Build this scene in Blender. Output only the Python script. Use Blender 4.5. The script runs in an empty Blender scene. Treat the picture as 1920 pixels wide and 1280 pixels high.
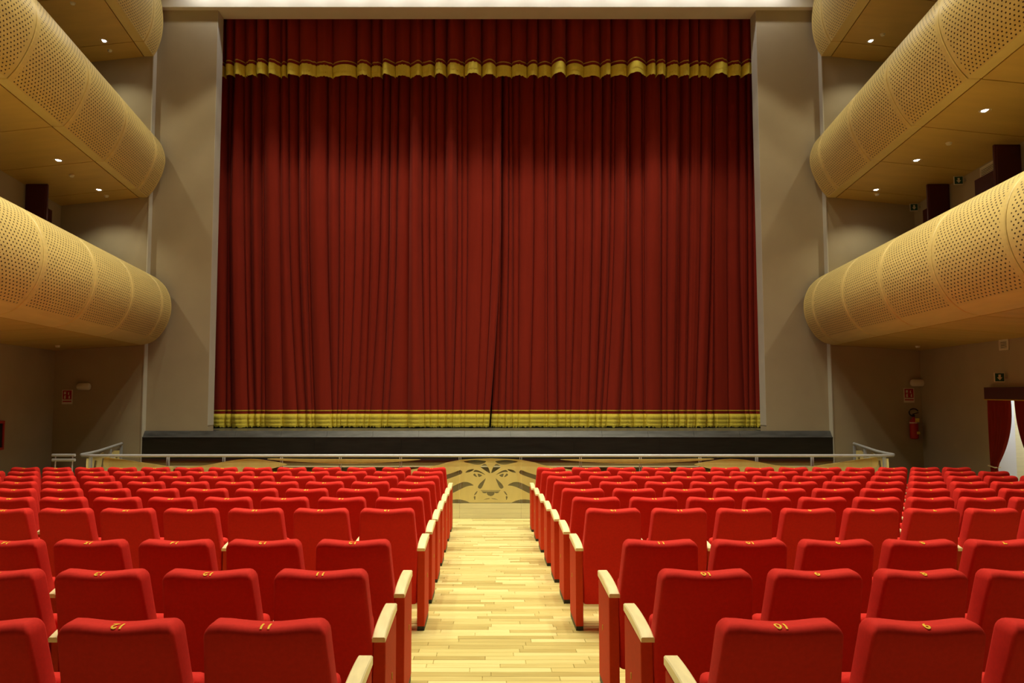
import bpy, bmesh, math, random
from mathutils import Vector, Matrix
random.seed(7)
PI = math.pi
scn = bpy.context.scene
COL = scn.collection

# ------------------------------------------------------------------ camera
F, CX, CY, HOR = 1400.0, 914.0, 640.0, 735.0
EYE = 2.36
PITCH = math.atan((HOR - CY) / F)
cam_d = bpy.data.cameras.new('camera')
cam = bpy.data.objects.new('camera', cam_d); COL.objects.link(cam)
cam.location = (0, 0, EYE)
cam.rotation_euler = (PI / 2 + PITCH, 0, 0)
cam_d.sensor_width = 36.0
cam_d.lens = F / 1920 * 36
cam_d.shift_x = (960 - CX) / 1920
cam_d.clip_end = 200
scn.camera = cam

# ------------------------------------------------------------------ world, exposure
w = bpy.data.worlds.new('world'); scn.world = w; w.use_nodes = True
w.node_tree.nodes['Background'].inputs[0].default_value = (0.9, 0.8, 0.6, 1)
w.node_tree.nodes['Background'].inputs[1].default_value = 0.0
scn.view_settings.view_transform = 'Standard'
scn.view_settings.look = 'None'
scn.view_settings.exposure = 0.0
scn.view_settings.gamma = 1.0
scn.view_settings.use_curve_mapping = False

LIGHT_COL = (1.0, 0.90, 0.61)
WASH_COL = (1.0, 0.95, 0.84)
SOFFIT_W = 60.0       # each small recessed lamp under the balconies
ROW_W = 720.0         # each recessed ceiling lamp over the seats
STAGE_W = 430.0       # each ceiling lamp of the row before the stage
WASH_W = 24.0         # each added unseen washer that brightens the proscenium beam

# ------------------------------------------------------------------ helpers
def at(px, py, Y):
    """world point of a photograph pixel at depth Y"""
    c, s = math.cos(PITCH), math.sin(PITCH)
    a, b = (px - CX) / F, (CY - py) / F
    d = Vector((a, c - b * s, s + b * c))
    k = Y / d.y
    return Vector((d.x * k, Y, EYE + d.z * k))

def link(o, parent=None):
    COL.objects.link(o)
    if parent is not None: o.parent = parent
    return o

def thing(name, label, cat, loc=(0, 0, 0), rotz=0, group=None, kind=None):
    o = bpy.data.objects.new(name, None); link(o)
    o.empty_display_size = 0.05
    o.location = loc; o.rotation_euler = (0, 0, rotz)
    return tag(o, label, cat, group, kind)

def tag(o, label=None, cat=None, group=None, kind=None):
    if label: o['label'] = label
    if cat: o['category'] = cat
    if group: o['group'] = group
    if kind: o['kind'] = kind
    return o

def mk(name, verts, faces, mats, parent=None, smooth=False, sharp=35, fm=None):
    me = bpy.data.meshes.new(name)
    me.from_pydata([tuple(v) for v in verts], [], faces)
    for m in (mats if isinstance(mats, (list, tuple)) else [mats]): me.materials.append(m)
    if fm: me.polygons.foreach_set('material_index', fm)
    if smooth:
        me.polygons.foreach_set('use_smooth', [True] * len(me.polygons))
        me.update()
        if sharp: me.set_sharp_from_angle(angle=math.radians(sharp))
    me.update()
    return link(bpy.data.objects.new(name, me), parent)

class MB:
    """collects shapes into one mesh"""
    def __init__(s): s.v = []; s.f = []
    def add(s, v, f):
        n = len(s.v); s.v += [tuple(p) for p in v]; s.f += [tuple(i + n for i in q) for q in f]
    def box(s, x0, x1, y0, y1, z0, z1):
        v = [(x, y, z) for x in (x0, x1) for y in (y0, y1) for z in (z0, z1)]
        s.add(v, [(0, 1, 3, 2), (4, 6, 7, 5), (0, 4, 5, 1), (2, 3, 7, 6), (0, 2, 6, 4), (1, 5, 7, 3)])
        return s
    def hexa(s, b, t):
        """b, t: 4 bottom and 4 top points (ccw)"""
        s.add(list(b) + list(t), [(3, 2, 1, 0), (4, 5, 6, 7), (0, 1, 5, 4), (1, 2, 6, 5), (2, 3, 7, 6), (3, 0, 4, 7)])
        return s
    def tube(s, path, r, n=10, caps=True):
        path = [Vector(p) for p in path]; v = []; f = []
        for i, p in enumerate(path):
            t = (path[min(i + 1, len(path) - 1)] - path[max(i - 1, 0)]).normalized()
            a = Vector((0, 0, 1)) if abs(t.z) < .9 else Vector((1, 0, 0))
            u = t.cross(a).normalized(); w_ = u.cross(t)
            v += [p + (u * math.cos(2 * PI * k / n) + w_ * math.sin(2 * PI * k / n)) * r for k in range(n)]
        for i in range(len(path) - 1):
            for k in range(n):
                f.append((i * n + k, i * n + (k + 1) % n, (i + 1) * n + (k + 1) % n, (i + 1) * n + k))
        if caps:
            f.append(tuple(range(n))[::-1]); f.append(tuple((len(path) - 1) * n + k for k in range(n)))
        s.add(v, f); return s
    def lathe(s, prof, n=20, M=None):
        """prof: (r, z) list, closed by caps; M: placing matrix"""
        v = []; f = []
        for r, z in prof:
            for k in range(n):
                p = Vector((r * math.cos(2 * PI * k / n), r * math.sin(2 * PI * k / n), z))
                v.append(M @ p if M else p)
        for i in range(len(prof) - 1):
            for k in range(n):
                f.append((i * n + k, i * n + (k + 1) % n, (i + 1) * n + (k + 1) % n, (i + 1) * n + k))
        f.append(tuple(range(n))[::-1]); f.append(tuple((len(prof) - 1) * n + k for k in range(n)))
        s.add(v, f); return s
    def build(s, name, mat, parent=None, smooth=False, bevel=0, kind=None):
        o = mk(name, s.v, s.f, mat, parent, smooth)
        if bevel:
            b = o.modifiers.new('bevel', 'BEVEL'); b.width = bevel; b.segments = 2; b.limit_method = 'ANGLE'
        if kind: o['kind'] = kind
        return o

def rbox(name, x0, x1, y0, y1, z0, z1, mat, parent=None, r=.01, seg=2):
    bm = bmesh.new(); bmesh.ops.create_cube(bm, size=1)
    for v in bm.verts:
        v.co = Vector(((x0 + x1) / 2 + v.co.x * (x1 - x0), (y0 + y1) / 2 + v.co.y * (y1 - y0), (z0 + z1) / 2 + v.co.z * (z1 - z0)))
    bmesh.ops.bevel(bm, geom=bm.edges[:], offset=r, segments=seg, affect='EDGES', profile=.5)
    me = bpy.data.meshes.new(name); bm.to_mesh(me); bm.free(); me.materials.append(mat)
    return link(bpy.data.objects.new(name, me), parent)

def cutout(name, loops, mapf, thick, mat, parent=None):
    """flat board with holes: loops[0] outline, others holes, in 2D; mapf(x, y, t) to world"""
    cu = bpy.data.curves.new(name, 'CURVE'); cu.dimensions = '2D'; cu.fill_mode = 'BOTH'; cu.extrude = .5
    for lp in loops:
        sp = cu.splines.new('POLY'); sp.points.add(len(lp) - 1)
        for p, q in zip(sp.points, lp): p.co = (q[0], q[1], 0, 1)
        sp.use_cyclic_u = True
    ob = bpy.data.objects.new('tmp', cu); COL.objects.link(ob)
    dg = bpy.context.evaluated_depsgraph_get()
    me = bpy.data.meshes.new_from_object(ob.evaluated_get(dg))
    bpy.data.objects.remove(ob); bpy.data.curves.remove(cu)
    for v in me.vertices: v.co = mapf(v.co.x, v.co.y, v.co.z * thick)
    me.materials.clear(); me.materials.append(mat); me.name = name
    bm = bmesh.new(); bm.from_mesh(me); bmesh.ops.recalc_face_normals(bm, faces=bm.faces[:]); bm.to_mesh(me); bm.free()
    return link(bpy.data.objects.new(name, me), parent)

def smooth_loop(pts, n=4):
    """closed Catmull-Rom"""
    out = []; N = len(pts)
    for i in range(N):
        p0, p1, p2, p3 = (Vector(pts[(i + k - 1) % N]) for k in range(4))
        for j in range(n):
            t = j / n
            out.append(tuple(.5 * ((2 * p1) + (p2 - p0) * t + (2 * p0 - 5 * p1 + 4 * p2 - p3) * t * t + (3 * p1 - p0 - 3 * p2 + p3) * t ** 3)))
    return out

def smooth_line(pts, n=4):
    P = [Vector(p) for p in pts]; P = [2 * P[0] - P[1]] + P + [2 * P[-1] - P[-2]]; out = []
    for i in range(1, len(P) - 2):
        p0, p1, p2, p3 = P[i - 1:i + 3]
        for j in range(n):
            t = j / n
            out.append(.5 * ((2 * p1) + (p2 - p0) * t + (2 * p0 - 5 * p1 + 4 * p2 - p3) * t * t + (3 * p1 - p0 - 3 * p2 + p3) * t ** 3))
    out.append(P[-2]); return out

# ------------------------------------------------------------------ materials
def nodes(name):
    m = bpy.data.materials.new(name); m.use_nodes = True
    nt = m.node_tree; b = nt.nodes['Principled BSDF']
    return m, nt, b

def mat(name, col, rough=.6, metal=0, var=0, vscale=4, stretch=(1, 1, 1), bump=0, bscale=80, spec=.5, emit=None, es=1, sheen=0):
    m, nt, b = nodes(name); L = nt.links.new
    b.inputs['Base Color'].default_value = (*col, 1)
    b.inputs['Roughness'].default_value = rough
    b.inputs['Metallic'].default_value = metal
    b.inputs['Specular IOR Level'].default_value = spec
    if sheen:
        b.inputs['Sheen Weight'].default_value = sheen
        b.inputs['Sheen Tint'].default_value = (*[min(1, c * 1.5 + .1) for c in col], 1)
    if emit:
        b.inputs['Emission Color'].default_value = (*emit, 1); b.inputs['Emission Strength'].default_value = es
    if var or bump:
        tc = nt.nodes.new('ShaderNodeTexCoord'); mp = nt.nodes.new('ShaderNodeMapping')
        mp.inputs['Scale'].default_value = stretch; L(tc.outputs['Object'], mp.inputs['Vector'])
    if var:
        n = nt.nodes.new('ShaderNodeTexNoise'); n.inputs['Scale'].default_value = vscale; n.inputs['Detail'].default_value = 5
        L(mp.outputs[0], n.inputs['Vector'])
        r = nt.nodes.new('ShaderNodeValToRGB')
        r.color_ramp.elements[0].position = .3; r.color_ramp.elements[1].position = .7
        r.color_ramp.elements[0].color = (*[c * (1 - var) for c in col], 1)
        r.color_ramp.elements[1].color = (*[min(1, c * (1 + var)) for c in col], 1)
        L(n.outputs['Fac'], r.inputs[0]); L(r.outputs[0], b.inputs['Base Color'])
    if bump:
        n2 = nt.nodes.new('ShaderNodeTexNoise'); n2.inputs['Scale'].default_value = bscale; n2.inputs['Detail'].default_value = 3
        L(mp.outputs[0], n2.inputs['Vector'])
        bp = nt.nodes.new('ShaderNodeBump'); bp.inputs['Strength'].default_value = bump; bp.inputs['Distance'].default_value = .01
        L(n2.outputs['Fac'], bp.inputs['Height']); L(bp.outputs[0], b.inputs['Normal'])
    return m

def plank_mat(name, src):
    m, nt, b = nodes(name); L = nt.links.new
    if src == 'obj':
        o = nt.nodes.new('ShaderNodeObjectInfo'); rnd = o.outputs['Random']
    else:
        o = nt.nodes.new('ShaderNodeNewGeometry'); rnd = o.outputs['Random Per Island']
    tc = nt.nodes.new('ShaderNodeNewGeometry'); mp = nt.nodes.new('ShaderNodeMapping'); mp.inputs['Scale'].default_value = (1.2, 26, 10)
    L(tc.outputs['Position'], mp.inputs[0])
    n = nt.nodes.new('ShaderNodeTexNoise'); n.inputs['Scale'].default_value = 2.2; n.inputs['Detail'].default_value = 6
    L(mp.outputs[0], n.inputs['Vector'])
    ad = nt.nodes.new('ShaderNodeMath'); ad.operation = 'MULTIPLY_ADD'; ad.inputs[1].default_value = .55
    L(rnd, ad.inputs[0])
    h = nt.nodes.new('ShaderNodeMath'); h.operation = 'MULTIPLY'; h.inputs[1].default_value = .5
    L(n.outputs['Fac'], h.inputs[0]); L(h.outputs[0], ad.inputs[2])
    r = nt.nodes.new('ShaderNodeValToRGB')
    e = r.color_ramp.elements; e[0].position = .12; e[0].color = (.36, .28, .08, 1); e[1].position = .85; e[1].color = (.78, .71, .34, 1)
    k = e.new(.5); k.color = (.60, .52, .20, 1)
    L(ad.outputs[0], r.inputs[0]); L(r.outputs[0], b.inputs['Base Color'])
    b.inputs['Roughness'].default_value = .38
    return m

def perf_mat(name, col):
    """beech veneer with staggered slot perforations (3 px in the photograph), laid out in surface metres"""
    m, nt, b = nodes(name); N = nt.nodes.new; L = nt.links.new
    uv = N('ShaderNodeUVMap'); sp = N('ShaderNodeSeparateXYZ'); L(uv.outputs[0], sp.inputs[0])
    def mth(op, a, b_=None, c=None):
        x = N('ShaderNodeMath'); x.operation = op
        for i, q in enumerate((a, b_, c)):
            if q is None: continue
            if isinstance(q, (int, float)): x.inputs[i].default_value = q
            else: L(q, x.inputs[i])
        return x.outputs[0]
    PU, PV = .098, .049
    v = mth('DIVIDE', sp.outputs[1], PV); row = mth('FLOOR', v)
    st = mth('MULTIPLY', mth('MODULO', row, 2.0), .5)
    u = mth('ADD', mth('DIVIDE', sp.outputs[0], PU), st)
    fu = mth('MULTIPLY', mth('SUBTRACT', mth('FRACT', u), .5), PU / .019)
    fv = mth('MULTIPLY', mth('SUBTRACT', mth('FRACT', v), .5), PV / .0112)
    d = mth('ADD', mth('POWER', mth('ABSOLUTE', fu), 2.0), mth('POWER', mth('ABSOLUTE', fv), 2.0))
    hole = mth('LESS_THAN', d, 1.0)
    tc = N('ShaderNodeTexCoord'); n = N('ShaderNodeTexNoise'); n.inputs['Scale'].default_value = 3; n.inputs['Detail'].default_value = 6
    mp = N('ShaderNodeMapping'); mp.inputs['Scale'].default_value = (1, .6, 8); L(tc.outputs['Object'], mp.inputs[0]); L(mp.outputs[0], n.inputs['Vector'])
    r = N('ShaderNodeValToRGB'); r.color_ramp.elements[0].position = .3; r.color_ramp.elements[1].position = .7
    r.color_ramp.elements[0].color = (*[c * .92 for c in col], 1); r.color_ramp.elements[1].color = (*[c * 1.06 for c in col], 1)
    L(n.outputs['Fac'], r.inputs[0])
    mx = N('ShaderNodeMix'); mx.data_type = 'RGBA'; L(hole, mx.inputs[0]); L(r.outputs[0], mx.inputs[6]); mx.inputs[7].default_value = (.06, .035, .010, 1)
    L(mx.outputs[2], b.inputs['Base Color'])
    bp = N('ShaderNodeBump'); bp.invert = True; bp.inputs['Strength'].default_value = .6; bp.inputs['Distance'].default_value = .01
    L(hole, bp.inputs['Height']); L(bp.outputs[0], b.inputs['Normal'])
    b.inputs['Roughness'].default_value = .45
    return m

def glass_mat():
    m, nt, b = nodes('thin clear glass'); nt.nodes.remove(b)
    out = nt.nodes['Material Output']; N = nt.nodes.new; L = nt.links.new
    lw = N('ShaderNodeLayerWeight'); lw.inputs[0].default_value = .5
    pw = N('ShaderNodeMath'); pw.operation = 'POWER'; pw.inputs[1].default_value = 5.0; L(lw.outputs['Facing'], pw.inputs[0])
    fr = N('ShaderNodeMath'); fr.operation = 'MULTIPLY_ADD'; fr.inputs[1].default_value = .6; fr.inputs[2].default_value = .03; L(pw.outputs[0], fr.inputs[0])
    tr = N('ShaderNodeBsdfTransparent'); tr.inputs[0].default_value = (.97, .98, .97, 1)
    gl = N('ShaderNodeBsdfGlossy'); gl.inputs['Roughness'].default_value = .02
    mx = N('ShaderNodeMixShader'); L(fr.outputs[0], mx.inputs[0]); L(tr.outputs[0], mx.inputs[1]); L(gl.outputs[0], mx.inputs[2])
    L(mx.outputs[0], out.inputs['Surface'])
    return m

BEECH = (.68, .53, .20)
M = dict(
    wall=mat('warm grey plaster', (.40, .34, .235), .85, var=.04, vscale=1.5, bump=.05, bscale=120),
    beam=mat('pale plaster', (.70, .67, .60), .8, var=.03, vscale=2),
    ceil=mat('grey ceiling', (.42, .40, .34), .85, var=.02),
    backwall=mat('dark wood panelling', (.10, .06, .03), .7, var=.1),
    trim=mat('light grey corner trim', (.52, .50, .43), .6, var=.03),
    dark=mat('dark void', (.012, .010, .009), .9, var=.1),
    beech=mat('plain beech veneer', BEECH, .42, var=.06, vscale=2.5, stretch=(1, .5, 8)),
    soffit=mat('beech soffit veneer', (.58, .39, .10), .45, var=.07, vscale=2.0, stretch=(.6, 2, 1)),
    perf=perf_mat('perforated beech veneer', BEECH),
    core=mat('dark joint', (.05, .03, .01), .9, var=.1),
    red=mat('red wool upholstery', (.62, .019, .013), .85, var=.06, vscale=60, bump=.12, bscale=700, spec=.25, sheen=.08),
    redpanel=mat('red upholstered end panel', (.56, .040, .006), .75, var=.05, vscale=40, bump=.08, bscale=700, spec=.3),
    pad=mat('lacquered beech', (.90, .82, .50), .28, var=.08, vscale=6, stretch=(6, 1, 6)),
    black=mat('black metal', (.012, .012, .012), .5, var=.1),
    yellow=mat('yellow embroidery', (.85, .52, .02), .7, var=.1, vscale=60),
    velvet=mat('dark red velvet', (.235, .019, .009), .9, var=.05, vscale=3, stretch=(4, 4, .3), bump=.06, bscale=500, spec=.15, sheen=.35),
    fringe=mat('gold fringe', (.80, .68, .09), .75, var=.10, vscale=14, stretch=(9, 9, .35), bump=.5, bscale=30, spec=.2),
    stripe=mat('gold braid', (.55, .34, .03), .7, var=.1, vscale=20),
    stageblack=mat('black stained wood', (.010, .009, .008), .45, var=.5, vscale=2.2, stretch=(1, 1, 9), bump=.1, bscale=30),
    nosing=mat('grey worn board', (.06, .062, .066), .32, var=.35, vscale=3, stretch=(1, 5, 5)),
    steel=mat('brushed steel', (.56, .59, .66), .36, .35, var=.06, vscale=5),
    lion=mat('beech plywood', (.80, .67, .27), .45, var=.05, vscale=2.5, stretch=(4, 1, .6)),
    plinth=mat('pale wood plinth', (.92, .86, .56), .35, var=.05, vscale=2, stretch=(1, 1, 14)),
    olive=mat('olive wood strip', (.30, .24, .09), .6, var=.08),
    white=mat('white plastic', (.72, .68, .56), .5, var=.03),
    jamb=mat('white paint', (.85, .87, .92), .6, var=.01),
    grey=mat('grey plastic', (.35, .33, .28), .55, var=.04),
    signred=mat('red enamel', (.42, .012, .008), .4, var=.04),
    green=mat('green sign', (.008, .07, .04), .4, var=.04),
    blackrub=mat('black rubber', (.006, .006, .006), .6, var=.05),
    door=mat('dark red padded leather', (.06, .003, .003), .5, var=.08, vscale=6, bump=.08, bscale=200),
    lamp=mat('lit lamp lens', (.9, .9, .9), .4, emit=(1, .97, .95), es=22),
    label=mat('yellow label', (.75, .62, .10), .6, var=.03),
    plank=plank_mat('oak floor plank', 'obj'),
    planks=plank_mat('oak floor field', 'isl'),
    glass=glass_mat(),
)

# ------------------------------------------------------------------ room dimensions
YW = 17.2                       # plane of the front walls beside the stage
YP = 17.36                      # proscenium pillars
SL = 207.0 / 1400.0             # splay of the side walls and balconies
YB = -5.0                       # rear wall
XW = (at(1729, 735, YW).x + -at(103, 735, YW).x) / 2
def wall_x(y): return XW - SL * (YW - y)
def floor_z(y): return .0384 * (14.2 - y) if y < 14.2 else 0.0
YR = 14.2                       # railing plane
Z_SOF = at(914, 13, YW).z       # lower edge of the proscenium beam
ZC = Z_SOF + 1.5                # ceiling
HS = at(1563, 812, YW).x        # half width of the stage
Z_ST0, Z_ST1 = at(914, 819, YW).z, at(914, 807.5, YW + .11).z

# floor slab under the boards
mb = MB()
b = [(-11, YB - .3, -.8), (11, YB - .3, -.8), (11, 14.3, -.8), (-11, 14.3, -.8)]
t = [(-11, YB - .3, floor_z(YB - .3) - .012), (11, YB - .3, floor_z(YB - .3) - .012), (11, 14.3, -.016), (-11, 14.3, -.016)]
mb.hexa(b, t)
floor = tag(mb.build('floor', M['planks']), 'sloping pale oak board floor of the auditorium', kind='structure')
pf = MB().box(-11, 11, 14.3, 19.5, -1.3, -1.2).build('floor', M['dark']); tag(pf, 'dark floor of the orchestra pit', kind='structure')

# oak boards: 300 biggest in view singly, the rest as one field
PW, GAP = .092, .0025
def plank_geo(x0, x1, y0, y1):
    za, zb = floor_z(y0), floor_z(y1); g = GAP / 2; h = .003
    x0 += g; x1 -= g; y0 += g; y1 -= g
    v = [(x0, y0, za - .012), (x1, y0, za - .012), (x1, y1, zb - .012), (x0, y1, zb - .012),
         (x0, y0, za - h), (x1, y0, za - h), (x1, y1, zb - h), (x0, y1, zb - h),
         (x0 + h, y0 + h, za), (x1 - h, y0 + h, za), (x1 - h, y1 - h, zb), (x0 + h, y1 - h, zb)]
    f = [(8, 9, 10, 11)] + [(i, (i + 1) % 4, 4 + (i + 1) % 4, 4 + i) for i in range(4)] + [(4 + i, 4 + (i + 1) % 4, 8 + (i + 1) % 4, 8 + i) for i in range(4)]
    return v, f
field = MB(); n_single = 0
y = YB
cand = []
while y < 14.2 - .001:
    y1 = min(y + PW, 14.2); x = -10.6 - random.random() * .5
    lim = 10.6
    while x < lim:
        x1 = x + random.choice((.45, .55, .6, .7, .8))
        if y > 3.9 and x1 > -.55 and x < .82: cand.append((x, x1, y, y1))
        elif abs(x) < wall_x(y) + 1: field.add(*plank_geo(x, x1, y, y1))
        x = x1
    y = y1
for i, (x0, x1, y0, y1) in enumerate(cand):
    if i < 300:
        v, f = plank_geo(x0, x1, y0, y1)
        mk('plank', v, f, M['plank'], floor)
    else: field.add(*plank_geo(x0, x1, y0, y1))
field.build('plank_field', M['planks'], floor, kind='stuff')

# side walls (the right one with a doorway), rear wall, ceiling
def wall_prism(mb, s, y0, y1, z0, z1, t=.25):
    b = [(s * wall_x(y0), y0), (s * wall_x(y1), y1), (s * (wall_x(y1) + t), y1), (s * (wall_x(y0) + t), y0)]
    if s < 0: b = b[::-1]
    b = b[::-1]
    mb.hexa([(p[0], p[1], z0) for p in b], [(p[0], p[1], z1) for p in b])
DY0, DY1, DZ = 12.51, 14.03, 2.42
mb = MB(); wall_prism(mb, -1, YB, YW + .3, -1.3, ZC)
tag(mb.build('wall_left', M['wall']), 'splayed left wall of warm grey plaster', kind='structure')
mb = MB(); wall_prism(mb, 1, YB, DY0, -1.3, ZC); wall_prism(mb, 1, DY1, YW + .3, -1.3, ZC); wall_prism(mb, 1, DY0, DY1, DZ, ZC)
tag(mb.build('wall_right', M['wall']), 'splayed right wall of warm grey plaster with a doorway', kind='structure')
tag(MB().box(-11, 11, YB - .3, YB, -1, ZC).build('wall_back', M['backwall']), 'rear wall of the auditorium', kind='structure')
tag(MB().box(-11.5, 11.5, YB - .3, YW + 1.5, ZC, ZC + .2).build('ceiling', M['ceil']), 'grey ceiling of the auditorium', kind='structure')

# unseen gallery over the camera, added to keep light off the near seat backs
mb = MB(); mb.box(-8.2, 8.2, YB, 1.7, 4.7, 5.0).box(-8.2, 8.2, 1.55, 1.7, 5.0, 6.0)
tag(mb.build('ceiling_shade_added', M['backwall']), 'added unseen gallery that shades the floor behind the camera', kind='structure')

# front walls beside the stage, pillars, beam, stage house
for s, nm in ((-1, 'left'), (1, 'right')):
    x0, x1 = HS, XW + .4
    o = MB().box(min(s * x0, s * x1), max(s * x0, s * x1), YW, YW + .5, -1.3, ZC).build('wall_front_' + nm, M['wall'])
    tag(o, 'plaster front wall %s of the stage under the balconies' % nm, kind='structure')
    tb = MB().box(min(s * (x0 - .001), s * (x0 - .022)), max(s * (x0 - .001), s * (x0 - .022)), YW - .015, YP + .0, .1, ZC - .1)
    tag(tb.build('trim_%d' % (1 if s < 0 else 2), M['trim']), 'thin pale corner strip on the %s of the stage' % nm, kind='structure')
    xi_t, xi_b = abs(at(407 if s < 0 else 1421, 30, YP).x), abs(at(390 if s < 0 else 1434, 800, YP).x)
    xi = (xi_t + xi_b) / 2
    lo, hi = sorted((s * xi, s * (x0 + .1)))
    o = MB().box(lo, hi, YP, YP + .38, Z_ST1 - .3, Z_SOF + .3).build('wall_pillar_' + nm, M['wall'])
    tag(o, 'tall plaster pillar framing the stage on the %s' % nm, kind='structure')
    o = MB().box(*sorted((s * (xi - .008), s * (xi + .004))), YP + .004, YP + .37, Z_ST1 + .12, Z_SOF).build('trim_%d' % (3 if s < 0 else 4), M['trim'])
    tag(o, 'pale grey reveal of the %s stage pillar' % nm, kind='structure')
    o = MB().box(*sorted((s * (xi + .5), s * (xi + .6))), YP + .38, YP + 2.4, -1, ZC).build('wall_wing_' + nm, M['dark']); tag(o, 'dark side wall of the stage wings', kind='structure')
YBM = YW
tag(MB().box(-10.3, 10.3, YBM, YP + .42, Z_SOF, ZC).build('wall_beam', M['beam']), 'pale plaster beam above the stage curtain', kind='structure')
tag(MB().box(-8, 8, YP + 2.4, YP + 2.6, 0, ZC).build('wall_stage_back', M['dark']), 'dark wall behind the stage curtain', kind='structure')
tag(MB().box(-8, 8, YP + .4, YP + 2.5, Z_SOF + .4, Z_SOF + .5).build('ceiling_stage', M['dark']), 'dark ceiling over the stage', kind='structure')

# ------------------------------------------------------------------ stage
st = thing('stage', 'black wooden stage front with grey nosing boards below the curtain', 'stage', (0, YW, 0))
def loc(o, p):  # keep world placement under a parent that only translates
    o.location = -Vector(p.location); return o
Z_FB = at(914, 864, YW).z
loc(MB().box(-HS + .02, HS - .02, YW + .03, YW + .15, Z_FB - .11, Z_FB).build('lower_band', M['olive'], st), st)
loc(MB().box(-HS + .02, HS - .02, YW + .02, YW + .15, Z_FB - .14, Z_FB - .11).build('pale_strip', M['plinth'], st), st)
loc(MB().box(-HS + .02, HS - .02, YW + .1, YW + .15, -1.2, Z_FB - .14).build('pit_wall', M['olive'], st), st)
nf = 8
for i in range(nf):
    a, c = -HS + .022 + (2 * HS - .044) * i / nf, -HS + .022 + (2 * HS - .044) * (i + 1) / nf
    loc(MB().box(a + .0015, c - .0015, YW, YW + .15, Z_FB, Z_ST0 - .012).build('fascia_board', M['stageblack'], st), st)
loc(MB().box(-HS + .02, HS - .02, YW - .012, YW + .15, Z_ST0 - .012, Z_ST0).build('edge_strip', M['nosing'], st), st)
nn = 15
for i in range(nn):
    a, c = -HS + .024 + (2 * HS - .048) * i / nn, -HS + .024 + (2 * HS - .048) * (i + 1) / nn
    a += .002; c -= .002
    y0, y1 = YW + .012, YW + .11
    loc(MB().hexa([(a, y0, Z_ST0), (c, y0, Z_ST0), (c, y1 + .02, Z_ST0), (a, y1 + .02, Z_ST0)],
                  [(a, y0 + .02, Z_ST0 + .02), (c, y0 + .02, Z_ST0 + .02), (c, y1, Z_ST1), (a, y1, Z_ST1)]).build('nosing_board', M['nosing'], st), st)
loc(MB().box(-6.3, 6.3, YW + .135, YP + .39, Z_ST1 - .12, Z_ST1 - .004).box(-6.8, 6.8, YP + .392, YP + 2.38, Z_ST1 - .12, Z_ST1 - .004).build('deck', M['nosing'], st), st)

# ------------------------------------------------------------------ curtains
def interp(xs, t):
    """three keys at t = 0, .5, 1"""
    a, m, b_ = xs
    return a + (m - a) * 2 * t if t < .5 else m + (b_ - m) * ((t - .5) * 2) ** 1.5

class Drape:
    """cloth hung in folds; folds: (x_top, x_mid, x_bottom, groove) pixel keys of the grooves"""
    def __init__(s, folds, Y, ytop, ybot, depth, rnd, wob=.3, skew=.35):
        s.folds, s.Y, s.yt, s.yb, s.depth = folds, Y, ytop, ybot, depth
        r = random.Random(rnd); s.lim = 1.3 if ybot > 400 else 1.1; s.ex = [r.choice((.2, .25, .32, .45, .7)) if ybot > 400 else .55 for _ in folds]
        s.d = [depth * (.22 + .85 * r.random() ** 1.3) if ybot > 400 else depth * r.uniform(.4, 1.1) for _ in folds]
        s.sk = [r.uniform(-skew, skew) for _ in folds]
        s.ph = [r.uniform(0, 6.28) for _ in folds]
        s.g = [r.uniform(0, depth * .3) for _ in folds]
        s.nf = [r.choice((0, 1, 1, 2, 3)) for _ in folds]
    def col(s, i, u, t):
        """point of fold i at fraction u (0..1), height fraction t (0 top)"""
        px = interp(s.folds[i][:3], t) * (1 - u) + interp(s.folds[i + 1][:3], t) * u
        py = s.yt + (s.yb - s.yt) * t
        P = at(px, py, s.Y)
        w_ = abs(interp(s.folds[i + 1][:3], t) - interp(s.folds[i][:3], t)) * .0124
        q = u + s.sk[i] * u * (1 - u)
        dd = min(s.d[i], w_ * s.lim)
        y = dd * max(0, math.sin(PI * q)) ** s.ex[i] + s.g[i] * (1 - u) + s.g[i + 1] * u
        y += .012 * s.nf[i] ** .5 * math.sin(s.ph[i] + 2 * PI * u * s.nf[i] * 1.5) * min(1, w_ / .3)
        y *= 1.0 - (.5 * t ** 1.6 if s.yb > 400 else 0)
        P.y -= y
        return P
    def sheet(s, name, mt, parent, t0, t1, rows, off=0, per=10, jag=0, bulge=0, rnd=1):
        V = []; Fc = []; r = random.Random(rnd); cols = []
        for i in range(len(s.folds) - 1):
            n = max(4, per if i < len(s.folds) - 1 else per)
            for k in range(n + (1 if i == len(s.folds) - 2 else 0)): cols.append((i, .5 - .5 * math.cos(PI * k / n)))
        for j in range(rows + 1):
            f = j / rows
            for (i, u) in cols:
                t = t0 + (t1 - t0) * f
                if jag and j == rows: t += jag * r.uniform(-1, 1)
                P = s.col(i, u, t)
                P.y -= off + bulge * math.sin(PI * min(1, f * .8 + .1))
                V.append(P)
        n = len(cols)
        for j in range(rows):
            for k in range(n - 1): Fc.append((j * n + k, j * n + k + 1, (j + 1) * n + k + 1, (j + 1) * n + k))
        o = mk(name, V, [q[::-1] for q in Fc], mt, parent, True, None)
        return o

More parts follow.
